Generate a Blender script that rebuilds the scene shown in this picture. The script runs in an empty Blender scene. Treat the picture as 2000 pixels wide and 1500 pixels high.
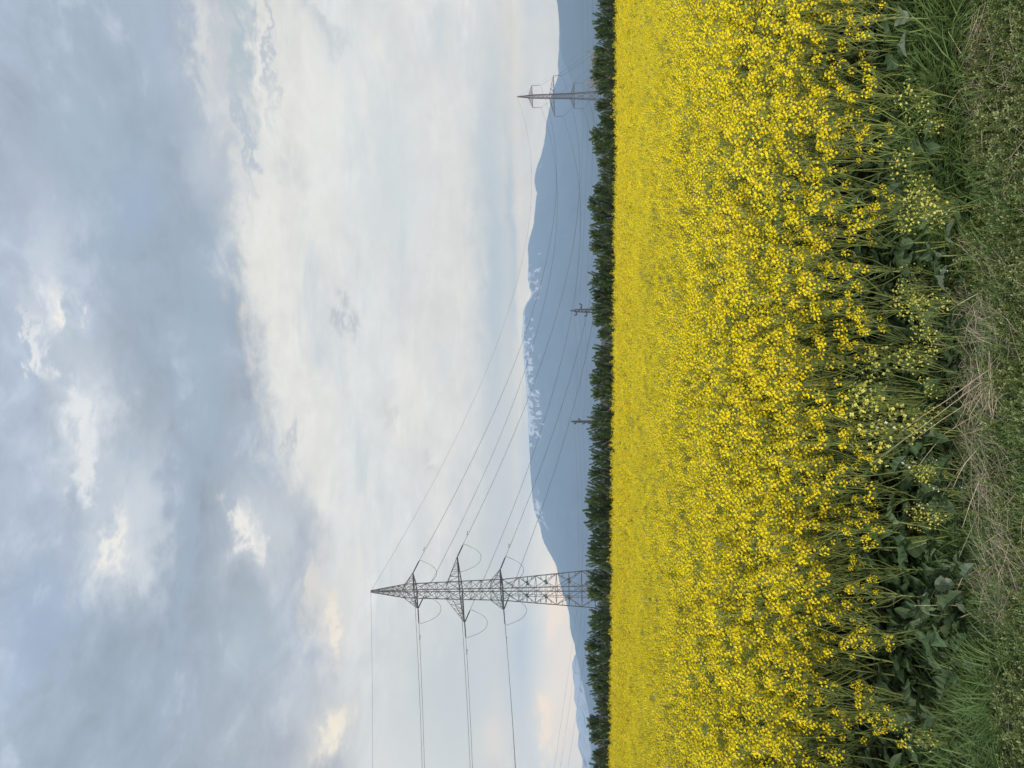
import bpy, math, random
import numpy as np
from mathutils import Vector, Matrix

# ------------------------------------------------------------------ camera
SC = bpy.context.scene
COL = SC.collection
R = math.radians
PI = math.pi
F = 1490.0                                   # focal length in photo pixels (photo is 2000 x 1500)
SHIFT = -0.0535
PITCH, ROLL = R(2.5), R(0.5)
EYE = Vector((0, 0, 1.65))
fwd = Vector((0, math.cos(PITCH), math.sin(PITCH)))
rgt = Vector((1, 0, 0))
up = rgt.cross(fwd)
rgt, up = rgt * math.cos(ROLL) + up * math.sin(ROLL), up * math.cos(ROLL) - rgt * math.sin(ROLL)
cam_d = bpy.data.cameras.new('camera')
cam = bpy.data.objects.new('camera', cam_d)
COL.objects.link(cam)
cam.matrix_world = Matrix(((-up.x, rgt.x, -fwd.x, EYE.x), (-up.y, rgt.y, -fwd.y, EYE.y),
                           (-up.z, rgt.z, -fwd.z, EYE.z), (0, 0, 0, 1)))   # the phone was held on its side
cam_d.sensor_width = 36
cam_d.lens = F / 2000 * 36
cam_d.shift_x = SHIFT
cam_d.clip_start = 0.05
cam_d.clip_end = 40000
SC.camera = cam


def at(px, py, Y):
    """world point seen at photo pixel (px, py), Y metres ahead"""
    d = fwd - up * ((px - 1000 + SHIFT * 2000) / F) + rgt * ((750 - py) / F)
    return EYE + d * (Y / d.y)


def pix(p):
    d = Vector(p) - EYE
    z = d.dot(fwd)
    return 1000 - SHIFT * 2000 - F * d.dot(up) / z, 750 - F * d.dot(rgt) / z


def lin(r, g, b):
    f = lambda c: c / 12.92 if c <= 0.04045 else ((c + 0.055) / 1.055) ** 2.4
    return (f(r / 255), f(g / 255), f(b / 255))


# ------------------------------------------------------------------ view, sun, sky
SC.view_settings.view_transform = 'Standard'
SC.view_settings.look = 'None'
SC.view_settings.exposure = 0.0
SC.view_settings.gamma = 1.0
SUN_EL, SUN_AZ = R(30), R(-135)              # azimuth from straight ahead, towards +x
sd = bpy.data.lights.new('sun', 'SUN')
sd.energy = 3.4
sd.angle = R(14)
sd.color = (1.0, 0.93, 0.82)
so = bpy.data.objects.new('sun', sd)
COL.objects.link(so)
tosun = Vector((math.sin(SUN_AZ) * math.cos(SUN_EL), math.cos(SUN_AZ) * math.cos(SUN_EL), math.sin(SUN_EL)))
so.rotation_euler = tosun.to_track_quat('Z', 'Y').to_euler()
so.location = (-20, -20, 40)

HAZE_DENS = 1.5 / 6000
HAZE_COL = (0.49, 0.70, 1.0)
SC.cycles.volume_bounces = 1
HAZE_TOP = 720.0
HAZE_S = ((0.25, 0.125), (0.375, 0.14), (0.53, 0.14))   # light the air itself sends back: near the horizon, and its rise with elevation


class Nd:
    """a shader socket with arithmetic"""
    def __init__(s, t, sock): s.t, s.s = t, sock

    def _m(s, op, *a):
        n = s.t.nodes.new('ShaderNodeMath'); n.operation = op
        for i, x in enumerate((s,) + a):
            if isinstance(x, Nd): s.t.links.new(x.s, n.inputs[i])
            else: n.inputs[i].default_value = x
        return Nd(s.t, n.outputs[0])
    def __add__(s, o): return s._m('ADD', o)
    def __sub__(s, o): return s._m('SUBTRACT', o)
    def __mul__(s, o): return s._m('MULTIPLY', o)
    def __truediv__(s, o): return s._m('DIVIDE', o)
    def __pow__(s, o): return s._m('POWER', o)


def noise(t, vec, scale, detail=4, rough=0.55, dist=0.0):
    n = t.nodes.new('ShaderNodeTexNoise')
    n.inputs['Scale'].default_value = scale
    n.inputs['Detail'].default_value = detail
    n.inputs['Roughness'].default_value = rough
    n.inputs['Distortion'].default_value = dist
    if vec is not None: t.links.new(vec, n.inputs['Vector'])
    return Nd(t, n.outputs['Fac']), n.outputs['Color']


def mixc(t, fac, a, b):
    n = t.nodes.new('ShaderNodeMix'); n.data_type = 'RGBA'
    for i, x in ((0, fac), (6, a), (7, b)):
        if isinstance(x, Nd): t.links.new(x.s, n.inputs[i])
        elif isinstance(x, bpy.types.NodeSocket): t.links.new(x, n.inputs[i])
        else: n.inputs[i].default_value = x if i == 0 else (*x[:3], 1)
    return n.outputs[2]


def ramp(t, fac, stops, interp='LINEAR'):
    n = t.nodes.new('ShaderNodeValToRGB')
    n.color_ramp.interpolation = interp
    e = n.color_ramp.elements
    for i, (p, c) in enumerate(stops):
        x = e[i] if i < 2 else e.new(p)
        x.position = p; x.color = (*c[:3], 1)
    t.links.new(fac.s if isinstance(fac, Nd) else fac, n.inputs[0])
    return n.outputs[0]


def build_sky():
    w = bpy.data.worlds.new('World'); SC.world = w; w.use_nodes = True
    t = w.node_tree
    for n in list(t.nodes): t.nodes.remove(n)
    out = t.nodes.new('ShaderNodeOutputWorld')
    bg = t.nodes.new('ShaderNodeBackground')
    t.links.new(bg.outputs[0], out.inputs[0])
    tc = t.nodes.new('ShaderNodeTexCoord')
    sep = t.nodes.new('ShaderNodeSeparateXYZ'); t.links.new(tc.outputs['Generated'], sep.inputs[0])
    x, y, z = (Nd(t, sep.outputs[i]) for i in range(3))
    el0 = z._m('ARCSINE')
    az0 = x._m('ARCTAN2', y)

    def ae(px, py):
        d = (at(px, py, 1000) - EYE).normalized()
        return math.atan2(d.x, d.y), math.asin(d.z)
    # clouds thin into long streaks towards the horizon: noise in (azimuth, elevation) space
    cv = t.nodes.new('ShaderNodeCombineXYZ')
    t.links.new(az0.s, cv.inputs[0]); t.links.new((el0 * 1.9).s, cv.inputs[1])
    n1, c1 = noise(t, cv.outputs[0], 5.0, 6, 0.58, 0.3)
    n2, c2 = noise(t, cv.outputs[0], 16.0, 6, 0.62, 0.5)
    n3, _ = noise(t, cv.outputs[0], 44.0, 4, 0.6, 0.3)
    s1 = t.nodes.new('ShaderNodeSeparateXYZ'); t.links.new(c1, s1.inputs[0])
    s2 = t.nodes.new('ShaderNodeSeparateXYZ'); t.links.new(c2, s2.inputs[0])
    wa = (Nd(t, s1.outputs[0]) - 0.5) * 0.12 + (Nd(t, s2.outputs[0]) - 0.5) * 0.13 + (n3 - 0.5) * 0.05
    we = (Nd(t, s1.outputs[1]) - 0.5) * 0.06 + (Nd(t, s2.outputs[1]) - 0.5) * 0.07 + (n3 - 0.5) * 0.035
    az = az0 + wa
    el = el0 + we * ((el0 / 0.38)._m('MAXIMUM', 0.12)._m('MINIMUM', 1.0))
    # thin bright sheet below, by elevation
    stops = []
    for px, c in ((1200, (206, 208, 206)), (1060, (207, 208, 205)), (1000, (206, 207, 205)), (950, (203, 208, 209)), (880, (212, 214, 213)),
                  (780, (212, 215, 215)), (700, (213, 217, 217)), (610, (218, 219, 217)), (540, (223, 223, 219)), (470, (222, 222, 219)), (300, (214, 217, 219))):
        stops.append((max(0.0, ae(px, 750)[1] / 1.0), lin(*c)))
    stops.sort()
    sheet = ramp(t, el, stops)
    # thick grey-blue deck above
    stops = []
    for px, c in ((650, (182, 191, 203)), (520, (172, 184, 198)), (400, (166, 181, 197)), (250, (166, 182, 199)), (120, (174, 189, 208)), (20, (180, 194, 213))):
        stops.append((ae(px, 750)[1], lin(*c)))
    stops += [(0.95, lin(178, 192, 212))]
    stops.sort()
    stops = [(p, tuple(v * 0.93 for v in c)) for p, c in stops]
    deck = ramp(t, el, stops)
    # lower edge of the deck runs down towards -x
    fc = t.nodes.new('ShaderNodeFloatCurve')
    pts = [(0, 425), (150, 440), (300, 452), (480, 455), (620, 500), (740, 535), (850, 545), (950, 575), (1050, 640), (1150, 655), (1300, 665), (1500, 690)]
    c = fc.mapping.curves[0]
    ps = sorted(((ae(px, py)[0] + 0.8) / 1.6, ae(px, py)[1]) for py, px in pts)
    ps = [(0.0, ps[0][1])] + ps + [(1.0, ps[-1][1])]
    for i, p in enumerate(ps):
        if i == 0: c.points[0].location = p
        elif i == len(ps) - 1: c.points[-1].location = p
        else: c.points.new(*p)
    fc.mapping.update()
    t.links.new(((az0 + 0.8) / 1.6).s, fc.inputs['Value'])
    edge = Nd(t, fc.outputs[0])
    mr = t.nodes.new('ShaderNodeMapRange'); mr.interpolation_type = 'SMOOTHSTEP'
    mr.inputs['From Min'].default_value = -0.022; mr.inputs['From Max'].default_value = 0.03
    t.links.new((el - edge).s, mr.inputs[0])
    dm = Nd(t, mr.outputs[0])
    # soft texture of each layer
    k1 = (n1 - 0.5) * 0.75 + (n2 - 0.5) * 0.42 + (n3 - 0.5) * 0.06 + 1.0
    k2 = (n1 - 0.5) * 0.22 + (n2 - 0.5) * 0.24 + (n3 - 0.5) * 0.12 + 1.04

    def scalec(col, k):
        n = t.nodes.new('ShaderNodeVectorMath'); n.operation = 'SCALE'
        t.links.new(col, n.inputs[0]); t.links.new(k.s, n.inputs[3]); return n.outputs[0]
    cv2 = t.nodes.new('ShaderNodeCombineXYZ')
    t.links.new(az0.s, cv2.inputs[0]); t.links.new((el0 * 5.0).s, cv2.inputs[1])
    n4, _ = noise(t, cv2.outputs[0], 4.5, 6, 0.6, 0.6)
    st1 = ((n4 - 0.54) * 5.0)._m('MAXIMUM', 0.0)._m('MINIMUM', 0.75)
    st2 = ((n4 * -1.0 + 0.44) * 5.0)._m('MAXIMUM', 0.0)._m('MINIMUM', 0.8)
    shc = mixc(t, st1, scalec(sheet, k2), lin(197, 207, 214))
    shc = mixc(t, st2, shc, lin(231, 230, 226))
    wisp = ((n2 * 0.6 + n1 * 0.7 - 0.70) * 3.2)._m('MAXIMUM', 0.0)._m('MINIMUM', 0.75)
    dkc = mixc(t, wisp, scalec(deck, k1), lin(208, 216, 225))
    col = mixc(t, dm, shc, dkc)

    def blob(px, py, rx, ry, c, amp):
        nonlocal col
        a, e = ae(px, py)
        ra, re = ry / F * (math.cos(a) ** 2), rx / F * (math.cos(e) ** 2)
        g = (((az - a) / ra) ** 2.0 + ((el - e) / re) ** 2.0) * -1.0
        g = g._m('EXPONENT') * amp
        if c[0] + c[1] + c[2] > 654:                                # lit cloud edges are crisp and ragged
            q = t.nodes.new('ShaderNodeMapRange'); q.interpolation_type = 'SMOOTHSTEP'
            q.inputs['From Min'].default_value = 0.05; q.inputs['From Max'].default_value = 1.0
            t.links.new((g + (n2 - 0.5) * 1.5 * g._m('MINIMUM', 0.5) + (n3 - 0.5) * 0.5 * g._m('MINIMUM', 0.5)).s, q.inputs[0])
            g = Nd(t, q.outputs[0]) * amp
        g = g._m('MINIMUM', 1.0)
        col = mixc(t, g, col, lin(*c))
    for b in SKY_BLOBS: blob(*b)
    # physical sky shows a little between the clouds high up
    sk = t.nodes.new('ShaderNodeTexSky'); sk.sky_type = 'NISHITA'; sk.sun_disc = False
    sk.sun_elevation = SUN_EL; sk.sun_rotation = SUN_AZ
    skc = scalec(sk.outputs[0], Nd(t, sk.outputs[0])._m('MULTIPLY', 0.0) + 0.09)
    thin = ((n1 - 0.60) * 1.4)._m('MAXIMUM', 0.0)._m('MINIMUM', 0.35) * dm
    col = mixc(t, thin, col, skc)
    # what is left of it below the haze layer is what we see: the sky itself lies above that air
    path = (z._m('MAXIMUM', 0.10) ** -1.0) * (HAZE_TOP * HAZE_DENS)
    T = (path._m('MINIMUM', 6900 * HAZE_DENS) * -1.0)._m('EXPONENT')
    rise = ((el0 - 0.10) / 0.52)._m('MAXIMUM', 0.0) ** 0.65
    low = ((el0 - 0.10) * 3.0)._m('MINIMUM', 0.0)._m('MAXIMUM', -0.1)
    cs = t.nodes.new('ShaderNodeSeparateColor'); t.links.new(col, cs.inputs[0])
    cc = t.nodes.new('ShaderNodeCombineColor')
    for i in range(3):
        v = (Nd(t, cs.outputs[i]) - ((T * -1.0) + 1.0) * (rise * HAZE_S[i][1] + low + HAZE_S[i][0])) / T
        t.links.new(v._m('MAXIMUM', 0.02).s, cc.inputs[i])
    t.links.new(cc.outputs[0], bg.inputs[0])
    bg.inputs[1].default_value = 1.0


W1, W2 = (226, 229, 231), (236, 234, 229)
SKY_BLOBS = [
    # px, py, half height, half width, colour, amount
    (110, 560, 60, 150, (204, 212, 222), .9), (170, 830, 80, 140, (205, 213, 222), .9), (235, 1040, 65, 120, (204, 212, 220), .9), (300, 1000, 30, 160, (198, 207, 217), .6), (118, 585, 34, 62, W1, .9), (132, 590, 13, 40, W2, 1.0), (80, 700, 22, 90, (214, 220, 226), .9), (70, 690, 15, 85, W1, .9),
    (150, 850, 60, 80, (210, 217, 224), .9), (150, 830, 30, 60, W1, .95), (165, 920, 20, 80, W1, .9), (225, 1070, 45, 80, (208, 214, 221), .9), (220, 1055, 24, 66, W2, .95),
    (265, 960, 35, 60, (205, 213, 221), .6), (250, 1100, 30, 50, (212, 217, 222), .5),
    (300, 80, 45, 200, (168, 183, 202), .8), (388, 70, 26, 190, (212, 214, 216), .95), (400, 330, 45, 130, (186, 196, 207), .8), (455, 70, 26, 190, (172, 187, 197), .9), (470, 250, 10, 140, (178, 190, 202), .9),
    (505, 150, 12, 150, (228, 227, 224), .8), (514, 110, 6, 100, (178, 188, 200), .8),
    (270, 400, 55, 110, (156, 175, 198), .8), (400, 620, 45, 150, (160, 178, 196), .8), (170, 300, 70, 120, (166, 184, 200), .6),
    (80, 1230, 60, 110, (160, 178, 204), .8), (350, 1150, 14, 240, (160, 178, 197), .7), (500, 1230, 60, 90, (166, 183, 196), .7),
    (490, 1040, 50, 90, (206, 212, 218), .8), (472, 1020, 26, 54, W2, .95), (495, 1065, 14, 30, W2, .8), (545, 1040, 40, 120, (203, 209, 214), .5), (420, 830, 30, 100, (160, 178, 196), .7), (560, 850, 10, 14, (186, 192, 200), .8),
    (640, 1200, 40, 100, (220, 219, 215), .8), (640, 1430, 45, 100, (218, 218, 214), .8), (648, 1215, 14, 55, (240, 230, 216), .9), (648, 1440, 22, 60, (243, 234, 216), .95), (600, 1160, 18, 60, (224, 222, 217), .7), (620, 1130, 20, 60, (222, 218, 212), .7), (560, 1370, 22, 60, (196, 205, 213), .8),
    (680, 628, 12, 22, (186, 193, 200), .9), (640, 50, 28, 30, (196, 203, 207), .9), (555, 330, 28, 36, (203, 207, 208), .7), (770, 820, 14, 14, (206, 208, 207), .8), (845, 910, 12, 18, (203, 206, 207), .8),
    (760, 330, 60, 160, (202, 212, 216), .6), (865, 60, 14, 70, (196, 208, 214), .8), (910, 70, 14, 60, (200, 207, 214), .7), (900, 420, 16, 200, (217, 218, 216), .6),
    (966, 560, 30, 340, (180, 194, 205), .95), (1000, 480, 10, 220, (176, 191, 203), .9), (985, 1000, 34, 230, (188, 199, 207), .85), (1030, 900, 16, 160, (186, 199, 210), .8),
    (880, 1330, 130, 220, (194, 203, 209), .85), (1010, 1260, 30, 130, (180, 195, 208), .8),
    (1085, 1170, 26, 70, (236, 221, 206), 1.0), (1110, 1330, 48, 180, (228, 219, 208), 1.0), (1066, 1390, 20, 60, (243, 225, 203), 1.0), (960, 1440, 20, 70, (220, 214, 210), .6),
]
build_sky()

# ------------------------------------------------------------------ helpers
rng = np.random.default_rng(11)
random.seed(5)


class MB:
    """collects verts and faces for ONE mesh object"""
    def __init__(s): s.v, s.f, s.m = [], [], []

    def face(s, pts, mat=0):
        b = len(s.v); s.v += [tuple(p) for p in pts]; s.f.append(tuple(range(b, b + len(pts)))); s.m.append(mat)

    def tube(s, pts, rad, sides=5, mat=0, cap=True):
        pts = [Vector(p) for p in pts]
        if not hasattr(rad, '__len__'): rad = [rad] * len(pts)
        b = len(s.v); n = len(pts)
        ref = Vector((0.31, 0.17, 0.93))
        if abs((pts[-1] - pts[0]).normalized().dot(ref)) > 0.9: ref = Vector((1, 0.2, 0))
        for i, p in enumerate(pts):
            d = (pts[min(i + 1, n - 1)] - pts[max(i - 1, 0)]).normalized()
            a = d.cross(ref).normalized(); c = d.cross(a)
            for k in range(sides):
                q = 2 * PI * k / sides
                s.v.append(tuple(p + (a * math.cos(q) + c * math.sin(q)) * rad[i]))
        for i in range(n - 1):
            for k in range(sides):
                k2 = (k + 1) % sides
                s.f.append((b + i * sides + k, b + i * sides + k2, b + (i + 1) * sides + k2, b + (i + 1) * sides + k)); s.m.append(mat)
        if cap and sides > 2:
            s.f.append(tuple(b + (n - 1) * sides + k for k in range(sides))); s.m.append(mat)
            s.f.append(tuple(b + k for k in reversed(range(sides)))); s.m.append(mat)

    def strip(s, rows, mat=0):
        """rows of equally many points"""
        b = len(s.v); w = len(rows[0])
        for r in rows: s.v += [tuple(p) for p in r]
        for i in range(len(rows) - 1):
            for k in range(w - 1):
                q = b + i * w + k
                s.f.append((q, q + 1, q + w + 1, q + w)); s.m.append(mat)

    def join(s, o, off=0):
        b = len(s.v); s.v += o.v; s.f += [tuple(i + b for i in f) for f in o.f]; s.m += [m + off for m in o.m]

    def mesh(s, name, mats, smooth=False):
        me = bpy.data.meshes.new(name)
        me.from_pydata(s.v, [], s.f)
        mats = mats if isinstance(mats, (list, tuple)) else [mats]
        for m in mats: me.materials.append(m)
        if len(mats) > 1: me.polygons.foreach_set('material_index', np.array(s.m, dtype=np.int32))
        if smooth: me.polygons.foreach_set('use_smooth', np.ones(len(s.f), dtype=bool))
        me.update(); return me

    def build(s, name, mats, parent=None, loc=(0, 0, 0), smooth=False):
        o = bpy.data.objects.new(name, s.mesh(name, mats, smooth)); COL.objects.link(o)
        o.location = loc
        if parent: o.parent = parent
        return o


def tag(o, label=None, cat=None, group=None, kind=None):
    for k, v in (('label', label), ('category', cat), ('group', group), ('kind', kind)):
        if v: o[k] = v
    return o


def empty(name, loc=(0, 0, 0), rz=0.0):
    o = bpy.data.objects.new(name, None); COL.objects.link(o)
    o.location = loc; o.rotation_euler = (0, 0, rz); o.empty_display_size = 0.1
    return o


def copy_tree(o, parent=None):
    c = o.copy(); COL.objects.link(c); c.parent = parent
    for ch in o.children: copy_tree(ch, c)
    return c


def material(name, c1, c2=None, scale=30, rough=0.6, trans=0.0, rand=0.0, spec=0.3, metal=0.0, transcol=None):
    m = bpy.data.materials.new(name); m.use_nodes = True
    t = m.node_tree; b = t.nodes['Principled BSDF']
    b.inputs['Roughness'].default_value = rough
    b.inputs['Specular IOR Level'].default_value = spec
    b.inputs['Metallic'].default_value = metal
    tc = t.nodes.new('ShaderNodeTexCoord')
    n, _ = noise(t, tc.outputs['Object'], scale, 3, 0.6)
    col = ramp(t, n, [(0.35, c1), (0.65, c2 or c1)])
    if rand:
        oi = t.nodes.new('ShaderNodeObjectInfo')
        r = Nd(t, oi.outputs['Random'])
        hsv = t.nodes.new('ShaderNodeHueSaturation')
        t.links.new(col, hsv.inputs['Color'])
        t.links.new((r * rand + (1.0 - rand / 2)).s, hsv.inputs['Value'])
        t.links.new((r._m('MULTIPLY', 7.31)._m('FRACT') * (rand * 0.06) + (0.5 - rand * 0.03)).s, hsv.inputs['Hue'])
        col = hsv.outputs[0]
    t.links.new(col, b.inputs['Base Color'])
    if trans:
        tr = t.nodes.new('ShaderNodeBsdfTranslucent')
        if transcol: tr.inputs[0].default_value = (*transcol, 1)
        else: t.links.new(col, tr.inputs[0])
        mx = t.nodes.new('ShaderNodeMixShader'); mx.inputs[0].default_value = trans
        t.links.new(b.outputs[0], mx.inputs[1]); t.links.new(tr.outputs[0], mx.inputs[2])
        t.links.new(mx.outputs[0], t.nodes['Material Output'].inputs[0])
    return m


M = dict(
    petal=material('rape_petal', (0.89, 0.70, 0.012), (0.93, 0.76, 0.020), 60, 0.7, 0.22, 0.16, 0.08, 0.0, (0.62, 0.66, 0.03)),
    bud=material('rape_bud', (0.28, 0.34, 0.05), (0.42, 0.42, 0.05), 80, 0.6, 0.1, 0.2),
    stem=material('rape_stem', (0.155, 0.205, 0.062), (0.22, 0.27, 0.085), 20, 0.55, 0.0, 0.25),
    leaf=material('rape_leaf', (0.050, 0.095, 0.038), (0.085, 0.135, 0.062), 18, 0.5, 0.25, 0.3, 0.35),
    greyleaf=material('grey_green_leaf', (0.10, 0.145, 0.095), (0.15, 0.19, 0.13), 25, 0.5, 0.2, 0.2, 0.4),
    vein=material('leaf_vein', (0.24, 0.30, 0.18), None, 20, 0.5),
    pale=material('mustard_petal', (0.78, 0.75, 0.13), (0.83, 0.81, 0.22), 60, 0.6, 0.35, 0.12, 0.2),
    white=material('white_petal', (0.75, 0.77, 0.72), None, 60, 0.6, 0.2),
    grass=material('grass_blade', (0.125, 0.215, 0.060), (0.200, 0.300, 0.110), 12, 0.4, 0.4, 0.4, 0.5),
    cover=material('cover_leaf', (0.078, 0.128, 0.030), (0.135, 0.185, 0.052), 30, 0.55, 0.25, 0.5),
    covertip=material('cover_tip', (0.25, 0.29, 0.11), (0.32, 0.35, 0.16), 30, 0.55, 0.25, 0.3),
    straw=material('dry_straw', (0.36, 0.31, 0.225), (0.52, 0.46, 0.35), 40, 0.7, 0.1, 0.5),
    needle=material('pine_needle', (0.075, 0.135, 0.026), (0.135, 0.205, 0.050), 6, 0.5, 0.3, 0.3, 0.35),
    bark=material('bark', (0.030, 0.026, 0.020), (0.060, 0.048, 0.036), 30, 0.85, 0.0, 0.2),
    twig=material('grey_twig', (0.17, 0.14, 0.12), (0.24, 0.21, 0.19), 20, 0.85),
    steel=material('galvanised_steel', (0.09, 0.095, 0.10), (0.17, 0.175, 0.18), 2, 0.55, 0, 0, 0.4, 0.35),
    darksteel=material('weathered_steel', (0.10, 0.085, 0.09), (0.15, 0.13, 0.135), 2, 0.6, 0, 0, 0.4, 0.3),
    mast=material('brown_mast_steel', (0.040, 0.036, 0.040), (0.065, 0.058, 0.062), 2, 0.7),
    insulator=material('insulator_glass', (0.035, 0.04, 0.045), (0.06, 0.065, 0.07), 20, 0.3),
    wire=material('aluminium_wire', (0.11, 0.115, 0.125), None, 5, 0.5, 0, 0, 0.4, 0.3),
)

# ------------------------------------------------------------------ ground, mountains, air
YE = 46.0                                    # far end of the rapeseed field
CANOPY = 0.85
_e0, _e1 = at(1206, 0, YE), at(1193, 1500, YE)
GB = (_e0.z - _e1.z) / (_e0.x - _e1.x)
GA = _e0.z - CANOPY - GB * _e0.x


def sstep(a, b, x):
    t = np.clip((x - a) / (b - a), 0, 1); return t * t * (3 - 2 * t)


def gz(x, y):
    """ground height: level at the verge, tilting a little towards +x further out"""
    return (GA + GB * np.clip(x, -60, 60)) * sstep(2.0, YE, y)


_perm = rng.random((256, 256))


def vnoise(x, y):
    x = np.asarray(x, float); y = np.asarray(y, float)
    xi = np.floor(x).astype(int); yi = np.floor(y).astype(int)
    u = x - xi; v = y - yi; u = u * u * (3 - 2 * u); v = v * v * (3 - 2 * v)
    g = lambda a, b: _perm[a % 256, b % 256]
    return (g(xi, yi) * (1 - u) + g(xi + 1, yi) * u) * (1 - v) + (g(xi, yi + 1) * (1 - u) + g(xi + 1, yi + 1) * u) * v


def fbm(x, y, o=4):
    s = 0; a = 0.5
    for i in range(o):
        s = s + a * vnoise(np.asarray(x) * 2 ** i + 17 * i, np.asarray(y) * 2 ** i + 5 * i); a *= 0.5
    return s


def grid_mesh(name, X, Y, Z, mat, smooth=True):
    n, m = X.shape
    me = bpy.data.meshes.new(name)
    v = np.stack([X, Y, Z], -1).reshape(-1, 3)
    i = np.arange(n * m).reshape(n, m)
    f = np.stack([i[:-1, :-1], i[:-1, 1:], i[1:, 1:], i[1:, :-1]], -1).reshape(-1, 4)
    me.from_pydata(v.tolist(), [], f.tolist())
    me.polygons.foreach_set('use_smooth', np.full(len(f), smooth))
    me.materials.append(mat); me.update()
    o = bpy.data.objects.new(name, me); COL.objects.link(o); return o


msoil = material('field_soil', (0.030, 0.026, 0.018), (0.060, 0.052, 0.034), 6, 0.95)
ys = np.concatenate([np.linspace(-60, 0, 8), np.linspace(0.5, 12, 60), np.linspace(13, 60, 40), np.geomspace(70, 9500, 20)])
xs = np.concatenate([-np.geomspace(9000, 8, 24), np.linspace(-7, 7, 70), np.geomspace(8, 9000, 24)])
GX, GY = np.meshgrid(xs, ys)
GZ = gz(GX, GY) + 0.05 * (fbm(GX * 2.2, GY * 2.2) - 0.5) * (GY < 60)
tag(grid_mesh('ground', GX, GY, GZ, msoil), kind='structure')


def mountain_material(name, snow=True, rock=((0.07, 0.095, 0.105), (0.115, 0.14, 0.155))):  # default rock is blue-grey: part of the distance haze is in its colour
    m = bpy.data.materials.new(name); m.use_nodes = True
    t = m.node_tree; b = t.nodes['Principled BSDF']; b.inputs['Roughness'].default_value = 0.95; b.inputs['Specular IOR Level'].default_value = 0.1
    tc = t.nodes.new('ShaderNodeTexCoord')
    n, _ = noise(t, tc.outputs['Object'], 0.004, 6, 0.6)
    col = ramp(t, n, [(0.35, rock[0]), (0.65, rock[1])])
    if snow:
        mp = t.nodes.new('ShaderNodeMapping'); mp.inputs['Scale'].default_value = (1.5, 0.3, 0.34); mp.inputs['Rotation'].default_value = (0, 0.75, 0)
        t.links.new(tc.outputs['Object'], mp.inputs[0])
        n2, _ = noise(t, mp.outputs[0], 0.023, 2, 0.45, 0.5)
        at_ = t.nodes.new('ShaderNodeAttribute'); at_.attribute_name = 'snowzone'
        mr = t.nodes.new('ShaderNodeMapRange'); mr.inputs['From Min'].default_value = 0.715; mr.inputs['From Max'].default_value = 0.80
        t.links.new((n2 * 0.80 + Nd(t, at_.outputs['Fac']) * 0.33).s, mr.inputs[0])
        col = mixc(t, Nd(t, mr.outputs[0]), col, (0.85, 0.87, 0.9))
    t.links.new(col, b.inputs['Base Color'])
    return m


def mountain(name, Y, prof, W, mat, zone=None, n=520, rows=70, ext=900):
    """prof: (px, py) of the crest; the range runs on beyond both ends of the picture"""
    ps = sorted(((at(px, py, Y).x, at(px, py, Y).z) for px, py in prof))
    xs_ = np.linspace(ps[0][0], ps[-1][0], n)
    cz = np.interp(xs_, [p[0] for p in ps], [p[1] for p in ps])
    cz = cz + (fbm(xs_ / 60, xs_ * 0 + 3, 4) - 0.47) * 10
    t = np.concatenate([np.linspace(0, 1, rows), 1 + np.linspace(0.05, 0.5, 12)])
    T, Xg = np.meshgrid(t, xs_)
    CZ = cz[:, None]
    Yg = Y - (1 - T) * W
    prof_t = np.where(T <= 1, np.clip(T, 0, 1) ** 1.25, 1 - (T - 1) * 1.6)
    k = np.clip(T, 0, 1) * np.clip(1 - T, 0, 1) * 4
    rid = np.abs(fbm(Xg / 420 + T * 0.9, Yg / 900, 5) - 0.47) * 2
    Z = CZ * (prof_t - 0.28 * k * rid)
    o = grid_mesh(name, Xg, Yg, Z, mat)
    if zone is not None:
        a = o.data.attributes.new('snowzone', 'FLOAT', 'POINT')
        a.data.foreach_set('value', zone(Xg, T, CZ).reshape(-1).astype(np.float32))
    return tag(o, kind='structure')


RIDGE = [(1120, -900), (1090, -500), (1070, -250), (1085, -80), (1088, 0), (1092, 40), (1092, 80), (1091, 110), (1089, 125), (1091, 145), (1083, 170), (1076, 190), (1073, 212), (1068, 232), (1066, 250), (1062, 285),
         (1054, 310), (1046, 335), (1043, 353), (1047, 370), (1049, 377), (1047, 392), (1045, 415), (1042, 440), (1035, 465), (1031, 485), (1032, 510), (1031, 540), (1034, 560),
         (1039, 576), (1033, 585), (1026, 598), (1022, 612), (1020, 640), (1019, 655), (1022, 690), (1026, 740), (1029, 780), (1031, 815), (1034, 870), (1036, 920), (1040, 970), (1044, 1000), (1055, 1026),
         (1059, 1050), (1065, 1065), (1073, 1080), (1080, 1091), (1086, 1105), (1092, 1130), (1097, 1150), (1105, 1174), (1112, 1202), (1114, 1230), (1122, 1260), (1133, 1290), (1142, 1318), (1149, 1350),
         (1157, 1366), (1164, 1400), (1168, 1460), (1166, 1600), (1160, 1900), (1166, 2400)]
px2x = lambda py, Y: (750 - py) / F * Y


def zone_main(X, T, CZ):
    py = 750 - X * F / 6000
    g = lambda c, w, a: a * np.exp(-((py - c) / w) ** 2)
    side = np.clip(g(690, 100, 1.0) + g(540, 60, .8) + g(335, 28, .75) + g(830, 70, .85) + g(960, 50, .72) + g(1010, 40, .7), 0, 1)
    band = sstep(0.80, 0.97, T) * 0.9 + 0.55 * sstep(0.66, 0.82, T)
    crest = np.clip(g(690, 75, 1.0) + g(800, 60, .8), 0, 1) * sstep(0.965, 0.99, T) * 1.1
    return np.clip(side * np.clip(band, 0, 1) + crest, 0, 1.5) * (T <= 1.02)


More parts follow.
